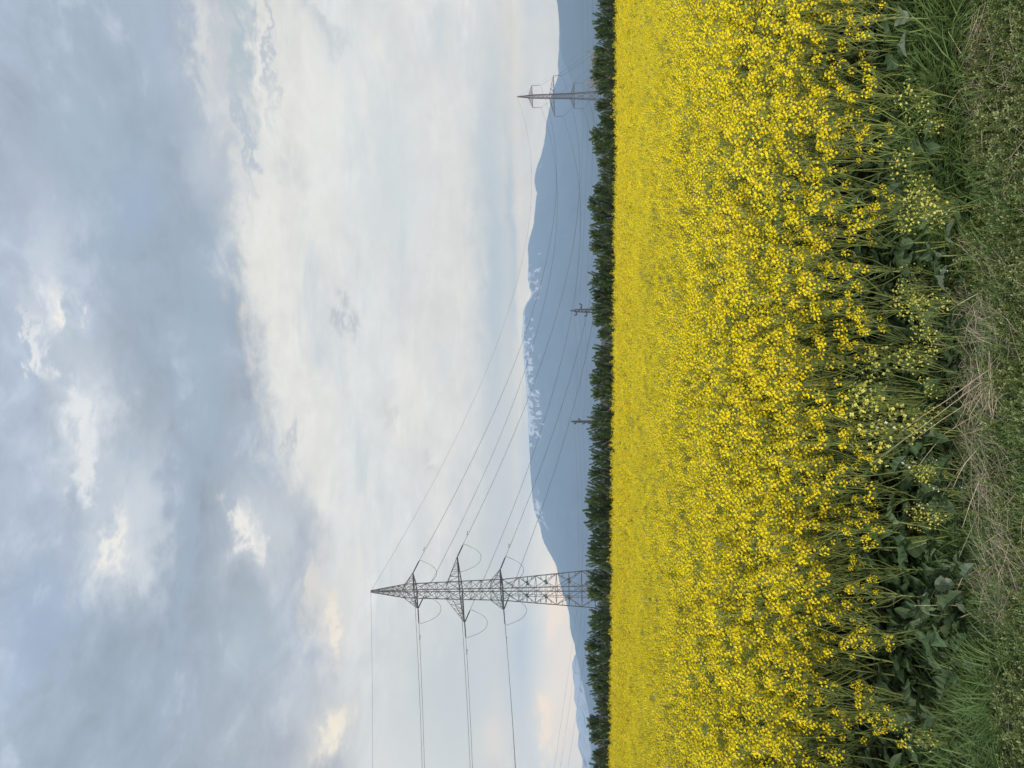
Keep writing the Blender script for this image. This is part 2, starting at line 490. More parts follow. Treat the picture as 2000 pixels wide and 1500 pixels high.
mountain('far_mountain', 6000, RIDGE, 2200, mountain_material('haze_tinted_rock'), zone_main)
mountain('near_mountain', 4600, [(1095, -900), (1080, -400), (1076, -120), (1086, -10), (1090, 20), (1094, 60), (1094, 95), (1098, 115), (1105, 128), (1112, 145), (1118, 160), (1125, 185), (1134, 220), (1143, 270), (1152, 330), (1160, 420), (1168, 600)],
         1500, mountain_material('hill_forest', False, ((0.035, 0.05, 0.035), (0.07, 0.085, 0.06))), n=240)
mountain('snow_mountain', 6500, [(1164, 1180), (1150, 1230), (1132, 1262), (1122, 1282), (1117, 1300), (1119, 1325), (1123, 1345), (1121, 1365), (1127, 1385), (1125, 1410), (1131, 1430), (1129, 1455), (1138, 1480), (1136, 1510), (1128, 1650), (1140, 1900), (1160, 2300)],
         1200, mountain_material('haze_tinted_snow_rock', True), lambda X, T, CZ: 1.35 * sstep(0.1, 0.5, T), n=240)

hz = MB()
x0, x1, y0, y1, z0, z1 = -8200, 8200, -90, 7250, -25, HAZE_TOP
P8 = [(x, y, z) for z in (z0, z1) for y in (y0, y1) for x in (x0, x1)]
for f in ((0, 2, 3, 1), (4, 5, 7, 6), (0, 1, 5, 4), (2, 6, 7, 3), (0, 4, 6, 2), (1, 3, 7, 5)): hz.face([P8[i] for i in f])
mh = bpy.data.materials.new('pale_air'); mh.use_nodes = True
th = mh.node_tree; th.nodes.remove(th.nodes['Principled BSDF'])
pv = th.nodes.new('ShaderNodeVolumePrincipled')
pv.inputs['Color'].default_value = (*HAZE_COL, 1); pv.inputs['Density'].default_value = HAZE_DENS; pv.inputs['Anisotropy'].default_value = 0.0
th.links.new(pv.outputs[0], th.nodes['Material Output'].inputs['Volume'])
tag(hz.build('haze', mh), 'pale blue air softening the distant mountains', 'haze', kind='stuff')

# ------------------------------------------------------------------ power line
def lattice(mb_leg, mb_br, levels, leg_r, br_r, horiz=True, sec=()):
    """levels: (z, half width); four legs and X bracing between the levels"""
    cor = lambda z, w: [Vector((sx * w, sy * w, z)) for sx, sy in ((1, 1), (-1, 1), (-1, -1), (1, -1))]
    C_ = [cor(*l) for l in levels]
    for k in range(4):
        mb_leg[k].tube([c[k] for c in C_], leg_r, 4)
    for i in range(len(C_) - 1):
        for k in range(4):
            a, b, c, d = C_[i][k], C_[i][(k + 1) % 4], C_[i + 1][(k + 1) % 4], C_[i + 1][k]
            mb_br.tube([a, c], br_r, 4); mb_br.tube([b, d], br_r, 4)
            if horiz and i: mb_br.tube([a, b], br_r, 4)
            if i in sec:
                m = (a + b + c + d) / 4
                mb_br.tube([(a + d) / 2, (b + c) / 2], br_r, 4)
                for p, q in ((a, d), (b, c)):
                    mb_br.tube([p.lerp(q, .25), p.lerp(m, .5)], br_r * .7, 4); mb_br.tube([p.lerp(q, .75), q.lerp(m, .5)], br_r * .7, 4)
                g = (b - a).normalized() * 0.28; hgt = Vector((0, 0, 0.28))
                mb_br.face([m - g - hgt, m + g - hgt, m + g + hgt, m - g + hgt])


def crossarm(mb, a, z, zt, w, wt, r_main, r_br, n=5, both=True):
    for s in (-1, 1):
        tip = Vector((s * a, 0, z))
        for sy in (-1, 1):
            lo = Vector((s * w, sy * w, z)); hi = Vector((s * wt, sy * wt, zt))
            mb.tube([lo, tip], r_main, 4); mb.tube([hi, tip], r_br * 1.15, 4)
            for i in range(1, n):
                t0 = (i - 1) / n; t1 = i / n
                mb.tube([lo.lerp(tip, t1), hi.lerp(tip, t1)], r_br * .7, 4)
                mb.tube([lo.lerp(tip, t1), hi.lerp(tip, t0)], r_br * .7, 4)
        for i in range(1, n):
            t0 = (i - 1) / n; t1 = i / n
            l, rr = Vector((s * w, -w, z)), Vector((s * w, w, z))
            mb.tube([l.lerp(tip, t1), rr.lerp(tip, t1)], r_br * .7, 4); mb.tube([l.lerp(tip, t1), rr.lerp(tip, t0)], r_br * .7, 4)
        mb.tube([Vector((s * wt, -wt, zt)), Vector((s * wt, wt, zt))], r_br, 4)
    for sy in (-1, 1):
        mb.tube([Vector((-w, sy * w, z)), Vector((w, sy * w, z))], r_main, 4)


def insulator_string(a, b, r=0.15, caps=14):
    mb = MB(); a = Vector(a); b = Vector(b); n = caps * 2
    pts, rad = [a], [0.04]
    for i in range(n):
        pts.append(a.lerp(b, 0.10 + 0.8 * i / (n - 1))); rad.append(r if i % 2 == 0 else r * 0.55)
    pts.append(b); rad.append(0.04)
    mb.tube(pts, rad, 6); return mb


def wire_mb(a, b, sag, r, n=48):
    mb = MB(); a = Vector(a); b = Vector(b)
    mb.tube([a.lerp(b, t) - Vector((0, 0, 4 * sag * t * (1 - t))) for t in np.linspace(0, 1, n)], r, 4, cap=False); return mb


def pylon_frame(base, rz, lean):
    return Matrix.Translation(base) @ Matrix.Rotation(lean, 4, 'Y') @ Matrix.Rotation(rz, 4, 'Z')


# the tall tension pylon
D1 = 150.0
top1, bas1 = at(724, 1155, D1), at(1150, 1148.5, D1)
base1 = Vector((bas1.x, D1, -0.3))
M1 = pylon_frame(base1, R(-22), math.atan2(top1.x - base1.x, top1.z))
zz = lambda px: at(px, 1150, D1).z - base1.z
Z = dict(top=zz(724), u=zz(811), ut=zz(790), m=zz(900), mt=zz(873), l=zz(980), lt=zz(959))
HW = lambda z: float(np.interp(z, [0, Z['l'], Z['m'], Z['u'], Z['ut'], Z['top']], [2.75, 1.42, 1.24, 1.0, 0.92, 0.10]))
lv = [0, 5.2, 10.2, 14.3, 17.6, Z['l']]
for a, b, k in ((Z['l'], Z['lt'], 1), (Z['lt'], Z['m'], 3), (Z['m'], Z['mt'], 1), (Z['mt'], Z['u'], 3), (Z['u'], Z['ut'], 1), (Z['ut'], Z['top'], 6)):
    lv += [a + (b - a) * (i + 1) / k for i in range(k)]
p1 = empty('tension_pylon'); p1.matrix_world = M1
tag(p1, 'tall grey lattice tension pylon with three crossarms and looping jumper cables', 'pylon', 'pylons of the power line')
legs = [MB() for _ in range(4)]; br = MB()
lattice(legs, br, [(z, HW(z)) for z in lv], 0.11, 0.05, True, (0, 1, 2, 3))
for l in legs: l.build('leg', M['steel'], p1)
br.build('bracing', M['steel'], p1)
AR = {'u': 4.3, 'm': 7.9, 'l': 4.85}
for k in 'uml':
    mb = MB(); crossarm(mb, AR[k], Z[k], Z[k + 't'], HW(Z[k]) + 0.05, HW(Z[k + 't']) + 0.03, 0.12, 0.055, 5 if k == 'm' else 3)
    mb.build('crossarm', M['steel'], p1)
mb = MB(); mb.tube([(0.35, 0.35, 1.0), (0.35, 0.35, 3.0)], 0.1, 4)
lad = MB()
for x in (-0.22, 0.22): lad.tube([(x, -HW(z) - 0.12, z) for z in (2, 10, Z['l'])], 0.05, 4)
for z in np.arange(2.2, Z['l'], 0.5): lad.tube([(-0.22, -HW(z) - 0.12, z), (0.22, -HW(z) - 0.12, z)], 0.03, 4)
lad.build('ladder', M['steel'], p1)

# the distant suspension pylon
D2 = 330.0
t2 = at(1010, 189, D2); b2 = at(1150, 187, D2)
base2 = Vector((b2.x, D2, -0.5))
M2 = pylon_frame(base2, R(-32), math.atan2(t2.x - b2.x, t2.z))
z2 = lambda px: at(px, 187, D2).z - base2.z
Y2 = dict(top=z2(1010), u=z2(1039.5), ut=z2(1032), m=z2(1082), mt=z2(1073), l=z2(1121.5), lt=z2(1115))
H2 = lambda z: float(np.interp(z, [0, Y2['l'], Y2['m'], Y2['u'], Y2['top']], [1.9, 1.05, 0.85, 0.65, 0.08]))
lv = [0, 3, 5.6, 8, Y2['l']]
for a, b, k in ((Y2['l'], Y2['m'], 5), (Y2['m'], Y2['u'], 5), (Y2['u'], Y2['top'], 6)):
    lv += [a + (b - a) * (i + 1) / k for i in range(k)]
p2 = empty('suspension_pylon'); p2.matrix_world = M2
tag(p2, 'distant slim lattice pylon with long hanging insulators beside the bare tree', 'pylon', 'pylons of the power line')
legs = [MB() for _ in range(4)]; br = MB()
lattice(legs, br, [(z, H2(z)) for z in lv], 0.11, 0.075)
for l in legs: l.build('leg', M['darksteel'], p2)
br.build('bracing', M['darksteel'], p2)
A2 = {'u': 4.6, 'm': 8.4, 'l': 5.3}; INS2 = 3.7
for k in 'uml':
    mb = MB(); crossarm(mb, A2[k], Y2[k], Y2[k + 't'], H2(Y2[k]), H2(Y2[k + 't']), 0.12, 0.07, 4)
    mb.build('crossarm', M['darksteel'], p2)
    for s in (-1, 1): insulator_string((s * A2[k], 0, Y2[k]), (s * A2[k], 0, Y2[k] - INS2), 0.12, 12).build('insulator', M['darksteel'], p2)

W = lambda m, p: m @ Vector(p)
I1 = M1.inverted()
away = Vector((-250, 112, 0))                # the next pylon, out of the picture
dirL = (away - Vector((base1.x, D1, 0))).normalized()
dirR = (Vector((base2.x, D2, 0)) - Vector((base1.x, D1, 0))).normalized()
perp = Vector((-dirL.y, dirL.x, 0))
WIRE_R = 0.038
NM = {'u': 'upper', 'm': 'middle', 'l': 'lower'}
EM = {-1: 'away from the masts', 1: 'towards the masts'}
SAG_R = {'u': 15.5, 'm': 14.2, 'l': 13.0}
SAG_L = {'u': 5.8, 'm': 6.0, 'l': 6.6}
for k in 'uml':
    for s in (-1, 1):
        tip = W(M1, (s * AR[k], 0, Z[k] - 0.05))
        eR = tip + dirR * 3.0 - Vector((0, 0, 0.75)); eL = tip + dirL * 3.0 - Vector((0, 0, 0.35))
        for e in (eR, eL): insulator_string(I1 @ tip, I1 @ e).build('insulator', M['insulator'], p1)
        j = MB(); pts = []
        for t in np.linspace(0, 1, 22):
            q = eR.lerp(eL, t); q.z -= 3.9 * (1 - abs(2 * t - 1) ** 2.3); pts.append(I1 @ q)
        j.tube(pts, 0.036, 4); j.build('jumper_cable', M['wire'], p1)
        far = W(M2, (s * A2[k], 0, Y2[k] - INS2))
        o = wire_mb(eR, far, SAG_R[k], WIRE_R).build('overhead_wire', M['wire'])
        tag(o, f'conductor sagging from the tension pylon {NM[k]} arm, tip {EM[s]}, to distant pylon', 'power line', 'conductors between the two pylons')
        end = away + Vector((0, 0, tip.z - 0.5)) + perp * (-s * AR[k] * 0.95)
        o = wire_mb(eL, end, SAG_L[k], WIRE_R).build('overhead_wire', M['wire'])
        tag(o, f'taut conductor past the snowy mountain from tension pylon {NM[k]} arm, tip {EM[s]}', 'power line', 'conductors leaving the tension pylon')
        # vibration dampers clamped a little way out on the wires
        for e, d, dz in ((eR, dirR, 1), (eL, dirL, 1)):
            c = I1 @ (e + d * 2.6 - Vector((0, 0, 0.42 if d is dirR else 0.36)))
            dd = (I1.to_3x3() @ d).normalized()
            mb = MB(); mb.tube([c - dd * .3, c + dd * .3], 0.03, 4)
            for q in (-.3, .3): mb.tube([c + dd * (q - .1), c + dd * (q + .1)], 0.09, 5)
            mb.build('damper', M['insulator'], p1)
        nxt = Vector((330, 720, W(M2, (0, 0, Y2[k])).z * 0.42 - 9)) + Vector((s * A2[k] * .9, -s * 2, 0))
        o = wire_mb(far, nxt, 9, WIRE_R * 1.3).build('overhead_wire', M['wire'])
        tag(o, f'conductor dropping behind pines from distant pylon {NM[k]} arm, tip {EM[-s].replace("the masts", "tension pylon")}', 'power line', 'conductors beyond the distant pylon')
tp = W(M1, (0, 0, Z['top'])); tf = W(M2, (0, 0, Y2['top']))
tag(wire_mb(tp, tf, 16.8, 0.022).build('overhead_wire', M['wire']), 'thin earth wire from the tension pylon peak down to the distant pylon peak', 'power line')
tag(wire_mb(tp, away + Vector((0, 0, tp.z)), 4.6, 0.022).build('overhead_wire', M['wire']), 'thin topmost earth wire from the tension pylon peak, away from the far pylon', 'power line')
tag(wire_mb(tf, Vector((330, 720, tf.z * .5 - 6)), 7, 0.026).build('overhead_wire', M['wire']), 'thin earth wire falling from the distant pylon peak behind the pines', 'power line')

# the two small masts behind the pines
def mast(name, label, px, py, D, w, arms, solid):
    t = at(px, py, D); b = at(1172, py - 1, D)
    h = t.z + 1.0
    o = empty(name, (b.x, D, -1.0)); tag(o, label, 'mast')
    legs = [MB() for _ in range(4)]; br = MB()
    ww = lambda z: float(np.interp(z, [0, h * .8, h], [w, w * .62, 0.05]))
    lv = [(z, ww(z)) for z in np.linspace(0, h, 12)]
    lattice(legs, br, lv, 0.26 if solid else 0.12, 0.08, False)
    for l in legs: l.build('leg', M['mast'], o)
    br.build('bracing', M['mast'], o)
    for dz, sx, L in arms:
        z = h - dz; m = MB()
        m.tube([(0, 0, z), (sx * L, 0, z + .05)], 0.15, 4); m.tube([(0, 0, z + .7), (sx * L, 0, z + .05)], 0.10, 4)
        m.build('crossarm', M['mast'], o)
        insulator_string((sx * L, 0, z + .05), (sx * L + sx * .1, 0, z + 0.95), 0.26, 4).build('insulator', M['mast'], o)
    return o, [(b.x + sx * (L + .1), D, h - dz - 0.05) for dz, sx, L in arms], h


g1, tips1, _ = mast('lattice_mast', 'small dark lattice mast with three short arms rising behind the pines', 1114, 608, 270, 0.75, ((2.3, -1, 1.5), (4.0, 1, 2.3), (5.9, -1, 1.8)), False)
g2, tips2, _ = mast('slim_mast', 'small dark slim mast almost hidden behind the pine tops', 1116, 825, 300, 0.33, ((1.9, -1, .8), (3.4, 1, 1.0), (5.2, -1, .8)), True)
for i in range(3):
    a, b = Vector(tips1[i]), Vector(tips2[i])
    nm = ('uppermost', 'middle', 'lowest')[i]
    tag(wire_mb(a, b, 1.2, 0.018).build('overhead_wire', M['wire']), f'thin {nm} wire strung between the lattice mast and the slim mast', 'power line', 'thin wires between the masts')
    tag(wire_mb(b, b + Vector((-90, 25, -1)), 1.5, 0.018).build('overhead_wire', M['wire']), f'thin {nm} wire running on from the slim mast towards the tension pylon', 'power line', 'thin wires beyond the slim mast')
    tag(wire_mb(a, a + Vector((110, -10, -2)), 1.5, 0.018).build('overhead_wire', M['wire']), f'thin {nm} wire running on from the lattice mast towards the bare tree', 'power line', 'thin wires beyond the lattice mast')
for i, (pa, pb) in enumerate((((1112, 1240), (1076, 1510)), ((1121, 1252), (1088, 1510)), ((1129, 1310), (1103, 1510)))):
    a, b = at(pa[0] + 30, pa[1] - 190, 520), at(*pb, 300)
    b2_ = a + (b - a) * 1.25
    nm = ('uppermost', 'middle', 'lowest')[i]
    tag(wire_mb(a, b2_, 1.5, 0.028).build('overhead_wire', M['wire']), f'faint {nm} wire of the far line crossing in front of the snowy mountain', 'power line', 'faint wires before the snowy mountain')

# ------------------------------------------------------------------ pines
def shoot(mb, p, d, L, r, n, rnd):
    """a bottle-brush candle of short dense needles with a blunt end"""
    d = d.normalized()
    a = d.orthogonal().normalized(); b = d.cross(a)
    for i in range(n):
        t = (i + rnd.random()) / n
        q = i * 2.39996 + rnd.random()
        o = a * math.cos(q) + b * math.sin(q)
        base = p + d * (L * t)
        ln = r * (0.8 + .35 * rnd.random())
        tip = base + o * ln + d * (r * (0.25 + 0.5 * t))
        w = d.cross(o) * 0.015
        mb.face([base - w, base + w, tip + w * .5, tip - w * .5])
    c = p + d * L
    for k in range(6):
        q = k * 1.05 + rnd.random()
        o = a * math.cos(q) + b * math.sin(q); w = d.cross(o) * .014
        mb.face([c - w, c + w, c + d * r * .75 + o * r * .5 + w * .5, c + d * r * .75 + o * r * .5 - w * .5])


def make_pine(seed, H, RW, pointed):
    rnd = random.Random(seed)
    tr, cr = MB(), MB()
    tr.tube([(0, 0, -0.3), (0.02, 0, H * .4), (-0.02, 0.02, H * .92)], [0.07, 0.05, 0.015], 6)
    z = 0.12
    while z < H * 0.93:
        f = z / H
        reach = RW * ((1 - f) ** (0.75 if pointed else 0.45)) * (0.85 + .3 * rnd.random()) + 0.06
        nb = rnd.randint(4, 6); ph = rnd.random() * 6.28
        for k in range(nb):
            q = ph + k * 2 * PI / nb + rnd.uniform(-.3, .3)
            rr = reach * rnd.uniform(.75, 1.12)
            o = Vector((math.cos(q), math.sin(q), 0))
            p0 = Vector((0, 0, z)); p1_ = o * rr * .55 + Vector((0, 0, z + rr * .22)); p2_ = o * rr + Vector((0, 0, z + rr * .62))
            tr.tube([p0, p1_, p2_], [0.018, 0.012, 0.006], 3, cap=False)
            ns = max(1, int(rr / 0.34))
            for i in range(ns):
                t = 0.25 + 0.75 * (i + rnd.random() * .6) / ns
                p = (p0.lerp(p1_, t / .55) if t < .55 else p1_.lerp(p2_, (t - .55) / .45))
                d = o * rnd.uniform(.2, .7) + Vector((rnd.uniform(-.4, .4), rnd.uniform(-.4, .4), rnd.uniform(.7, 1.3)))
                shoot(cr, p, d, rnd.uniform(.32, .52), rnd.uniform(.095, .115), 90, rnd)
            shoot(cr, p2_ - o * .05, Vector((o.x * .35, o.y * .35, 1)), rnd.uniform(.42, .64), .11, 110, rnd)
        z += rnd.uniform(.22, .32)
    for k in range(5):
        d = Vector((rnd.uniform(-.35, .35), rnd.uniform(-.35, .35), 1))
        shoot(cr, Vector((rnd.uniform(-.08, .08), rnd.uniform(-.08, .08), H * .86)), d, H * .20 * rnd.uniform(.6, 1.0), .11, 110, rnd)
    return tr.mesh('pine_trunk', M['bark']), cr.mesh('pine_crown', M['needle']), max(v[2] for v in cr.v)


PINES = [make_pine(1, 2.6, .95, True), make_pine(2, 2.6, 1.05, False), make_pine(3, 2.6, .85, True), make_pine(4, 2.6, 1.0, False), make_pine(5, 2.6, .9, False)]
SHAPE = ['pointed', 'broad rounded', 'narrow pointed', 'bushy rounded', 'dense blunt']
PT = [(-95, 1160), (-60, 1163), (-28, 1158), (8, 1166), (42, 1158), (64, 1163), (100, 1160), (122, 1158), (146, 1154), (172, 1164), (206, 1163), (236, 1168), (265, 1152), (290, 1158), (318, 1167), (345, 1168), (372, 1159),
      (398, 1148), (424, 1153), (457, 1151), (482, 1152), (508, 1160), (530, 1164), (550, 1149), (576, 1157), (602, 1155), (626, 1158), (652, 1167), (688, 1158), (715, 1158), (742, 1152), (768, 1155), (806, 1156),
      (829, 1147), (858, 1152), (893, 1152), (925, 1150), (962, 1145), (986, 1140), (1012, 1142), (1048, 1150), (1070, 1148), (1092, 1145), (1130, 1145), (1158, 1147), (1203, 1149), (1226, 1149), (1262, 1143), (1290, 1145),
      (1320, 1147), (1345, 1153), (1376, 1160), (1411, 1147), (1438, 1152), (1474, 1157), (1500, 1152), (1532, 1150), (1565, 1154), (1600, 1150)]
MARKS = [(150, 'the bare grey tree', 'the bare grey tree'), (607, 'the lattice mast', 'the lattice mast'), (826, 'the slim mast', 'the slim mast'), (1150, 'the tension pylon', 'the tension pylon')]
ORD = ['first ', 'second ', 'third ', 'fourth ', 'fifth ', 'sixth ', 'seventh ', 'eighth ', 'ninth ', 'tenth ', 'eleventh ', 'twelfth ', 'thirteenth ', 'fourteenth ', 'fifteenth ']


def pine_label(i, py, shp):
    d, m = min(((abs(py - q[0]), q) for q in MARKS), key=lambda q: q[0])
    k = MARKS.index(m)
    mine = [q[0] for q in PT if min(MARKS, key=lambda w: abs(w[0] - q[0])) is m]
    first = min(mine, key=lambda q: abs(q - m[0]))
    if py == first: return f'young {shp} green pine growing right in front of {m[1]}'
    hi = py > m[0]
    same = sorted((abs(q - m[0]) for q in mine if (q > m[0]) == hi and q != first))
    rank = ORD[same.index(abs(py - m[0]))]
    to = (MARKS[k + 1][2] if k + 1 < len(MARKS) else 'the snowy mountain') if hi else (MARKS[k - 1][2] if k else 'the near hill')
    return f'{shp} young pine, {rank}from {m[1]} towards {to}'


rp = random.Random(9)
for i, (py, px) in enumerate(PT):
    Y = 50.0 + rp.uniform(-1.2, 2.2)
    tp_ = at(px - 3, py, Y); g = float(gz(tp_.x, Y))
    k = rp.randrange(len(PINES))
    s = (tp_.z - g) / PINES[k][2]
    o = empty('pine_tree', (tp_.x, Y, g), rp.random() * 6.28)
    o.scale = (s * rp.uniform(.95, 1.12), s * rp.uniform(.95, 1.15), s)
    for nm, me in zip(('trunk', 'crown'), PINES[k]):
        c = bpy.data.objects.new(nm, me); COL.objects.link(c); c.parent = o
    tag(o, pine_label(i, py, SHAPE[k]), 'pine tree', 'row of young pines behind the field')

# the bare tree standing behind the pines
def bare_tree(py, px_top, Y, label, seed):
    rnd = random.Random(seed)
    t = at(px_top, py, Y); g = float(gz(t.x, Y)); H = t.z - g
    o = empty('bare_tree', (t.x, Y, g)); tag(o, label, 'tree')
    tr, cr = MB(), MB()

    def grow(p, d, L, r, depth, mb):
        pts = [p]; rad = [r]
        for i in range(3):
            d = (d + Vector((rnd.uniform(-.25, .25), rnd.uniform(-.25, .25), rnd.uniform(-.05, .2)))).normalized()
            pts.append(pts[-1] + d * L / 3); rad.append(r * (1 - .22 * (i + 1)))
        mb.tube(pts, rad, 4, cap=False)
        if depth == 0: return
        for q in range(rnd.randint(3, 4)):
            j = rnd.randint(1, 3)
            nd = (d + Vector((rnd.uniform(-1, 1), rnd.uniform(-1, 1), rnd.uniform(-.2, .6))) * .95).normalized()
            grow(pts[j], nd, L * rnd.uniform(.55, .8), r * .58, depth - 1, cr)
    for k in range(3):
        grow(Vector((rnd.uniform(-.1, .1), rnd.uniform(-.1, .1), 0)), Vector((rnd.uniform(-.4, .4), rnd.uniform(-.4, .4), 1)), H * .42, .085, 4, tr)
    top = max(v[2] for v in cr.v); s = H / top
    for mb in (tr, cr): mb.v = [(x * s, y * s, z * s) for x, y, z in mb.v]
    tr.build('trunk', M['twig'], o); cr.build('crown', M['twig'], o)


bare_tree(150, 1136, 57, 'leafless grey tree whose twigs show above the pines beside the distant pylon', 4)
bare_tree(120, 1143, 60, 'smaller leafless shrub with thin twigs behind the pines, beside the bare grey tree', 8)

# ------------------------------------------------------------------ plants: shapes
def flower(mb, p, nrm, r, mat, rnd, petals=4):
    nrm = nrm.normalized(); a = nrm.orthogonal().normalized(); b = nrm.cross(a)
    q0 = rnd.random() * 6.28
    cup = r * rnd.uniform(.15, .5)
    for k in range(petals):
        q = q0 + k * 2 * PI / petals + rnd.uniform(-.15, .15)
        d = a * math.cos(q) + b * math.sin(q); w = nrm.cross(d) * (r * .42)
        mb.face([p, p + d * r * .62 + w + nrm * cup * .6, p + d * r + nrm * cup, p + d * r * .62 - w + nrm * cup * .6], mat)


def blobby(mb, p, r, mat, d=Vector((0, 0, 1))):
    a = d.orthogonal().normalized() * r; b = d.normalized().cross(a); c = d.normalized() * r * 1.3
    P = [p + c, p + a, p + b, p - a, p - b, p - c]
    for f in ((0, 1, 2), (0, 2, 3), (0, 3, 4), (0, 4, 1), (5, 2, 1), (5, 3, 2), (5, 4, 3), (5, 1, 4)): mb.face([P[i] for i in f], mat)


def raceme(mb, p, d, L, nfl, r, rnd, mats=(0, 1, 2), pods=5, spread=1.0, lod=0):
    """flower head: mats = (petal, bud, stem)"""
    d = d.normalized(); a = d.orthogonal().normalized(); b = d.cross(a)
    mb.tube([p, p + d * L], [.0018, .0012], 3, mats[2], False)
    for i in range(nfl):
        t = (i + .5) / nfl
        q = i * 2.39996 + rnd.uniform(-.3, .3)
        o = a * math.cos(q) + b * math.sin(q)
        h = .35 + .6 * t
        out = (.024 - .012 * t) * spread * rnd.uniform(.75, 1.25)
        c = p + d * (L * h + .010) + o * out
        if lod == 0: 
            s = p + d * (L * h - .006)
            w = d.cross(o) * .0007
            mb.face([s - w, s + w, c], mats[2])
        flower(mb, c, o * .75 + d * rnd.uniform(.4, 1.0), r * rnd.uniform(.85, 1.15), mats[0], rnd)
    for i in range(4 if lod == 0 else 1):
        blobby(mb, p + d * (L * 1.03) + (a * rnd.uniform(-1, 1) + b * rnd.uniform(-1, 1)) * (.005 if lod == 0 else 0), .0055 if lod == 0 else .008, mats[1], d)
    for i in range(pods):
        q = i * 2.1 + rnd.random(); o = a * math.cos(q) + b * math.sin(q)
        s = p + d * (L * .32 * rnd.random() - .03)
        e = s + o * .022 + d * .02
        mb.tube([s, e, e + d * .02 + o * .006], [.0008, .0011, .0006], 3, mats[2], False)


def leaf(mb, p, d, nrm, L, w, rnd, mat=0, vein=None, lobed=True, droop=.4, n=9, fold=.55):
    d = d.normalized(); s = d.cross(nrm).normalized(); nn = s.cross(d).normalized()
    rows = []; mid = []
    for i in range(n + 1):
        t = i / n
        prof = math.sin(PI * min(1, t * .93 + .07)) ** .75
        if lobed: prof *= (.62 + .5 * abs(math.sin(t * 9.4 + rnd.random()))) if t < .75 else 1.0
        wi = w * .5 * max(prof, .05) * rnd.uniform(.9, 1.1)
        c = p + d * (L * t) * (1 - .15 * t * droop) - Vector((0, 0, 1)) * (droop * L * t * t * .6) + nn * (.03 * L * math.sin(t * 5 + rnd.random()))
        e = nn * (wi * fold)
        rows.append([c - s * wi + e * rnd.uniform(.4, 1.6), c, c + s * wi + e * rnd.uniform(.4, 1.6)]); mid.append(c + nn * .0015)
    mb.strip(rows, mat)
    if vein is not None: mb.strip([[m - s * (w * .018 * (1.1 - i / n)), m + s * (w * .018 * (1.1 - i / n))] for i, m in enumerate(mid)], vein)


def rape_parts(seed, H, nb, nfl, leaves, lod=0, mustard=False):
    """pieces of one plant: (part name, MB, material keys); mats inside: petal, bud, stem"""
    rnd = random.Random(seed); out = []
    pet = 'pale' if mustard else 'petal'
    st = MB(); lean = Vector((rnd.uniform(-.16, .16), rnd.uniform(-.16, .16), 0))
    P = lambda t: lean * (t ** 1.6) * H + Vector((0, 0, H * t))
    sides = 5 if lod == 0 else 3
    st.tube([P(t) for t in (0, .25, .5, .75, .93)], [.0055, .005, .004, .003, .002], sides, 0, False)
    heads = [(P(.93), (P(1) - P(.9)).normalized(), 1.0)]
    for i in range(nb):
        t = rnd.uniform(.30, .80)
        q = i * 2.39996 + rnd.uniform(-.4, .4); o = Vector((math.cos(q), math.sin(q), 0))
        top = rnd.uniform(.72, 1.02)
        ln = (top - t) * H
        p0 = P(t); p1 = p0 + o * ln * .22 + Vector((0, 0, ln * .40)); p2 = p1 + o * ln * rnd.uniform(.04, .20) + Vector((0, 0, ln * .48))
        st.tube([p0, p1, p2], [.003, .0024, .0016], 4 if lod == 0 else 3, 0, False)
        heads.append((p2, (p2 - p1).normalized(), rnd.uniform(.7, 1.0)))
        if lod == 0 and rnd.random() < .8:
            lf = MB(); leaf(lf, p0, o + Vector((0, 0, .5)), Vector((0, 0, 1)), rnd.uniform(.06, .12), rnd.uniform(.014, .026), rnd, 0, None, False, .5, 5)
            out.append(('leaf', lf, ['leaf']))
    out.insert(0, ('stem', st, ['stem']))
    for p, d, k in heads:
        h = MB(); raceme(h, p, d, rnd.uniform(.05, .095) * (1.7 if mustard else 1), max(5, int(nfl * k)), .0085 if not mustard else .0100, rnd, (0, 1, 2), 11 if lod == 0 else 3, rnd.uniform(1.0, 1.4) if not mustard else 2.1, lod)
        out.append(('flower_head', h, [pet, 'bud', 'stem']))
    for i in range(leaves):
        q = i * 2.39996 + rnd.random(); o = Vector((math.cos(q), math.sin(q), 0)); t = rnd.uniform(.04, .5)
        L = rnd.uniform(.13, .25) * (1.1 - t * .8); lf = MB()
        leaf(lf, P(t), o + Vector((0, 0, rnd.uniform(.15, .8))), Vector((0, 0, 1)) - o * .2, L, L * rnd.uniform(.3, .48), rnd, 0, 1 if lod == 0 else None, t < .3, rnd.uniform(.3, 1.0), 8 if lod == 0 else 4)
        out.append(('leaf', lf, ['leaf', 'vein'] if lod == 0 else ['leaf']))
    return out


def merged(name, parts, coll):
    keys = []; mb = MB()
    for _, m, ks in parts:
        mp = []
        for k in ks:
            if k not in keys: keys.append(k)
            mp.append(keys.index(k))
        b = len(mb.v); mb.v += m.v; mb.f += [tuple(i + b for i in f) for f in m.f]; mb.m += [mp[q] for q in m.m]
    o = bpy.data.objects.new(name, mb.mesh(name, [M[k] for k in keys])); coll.objects.link(o); return o


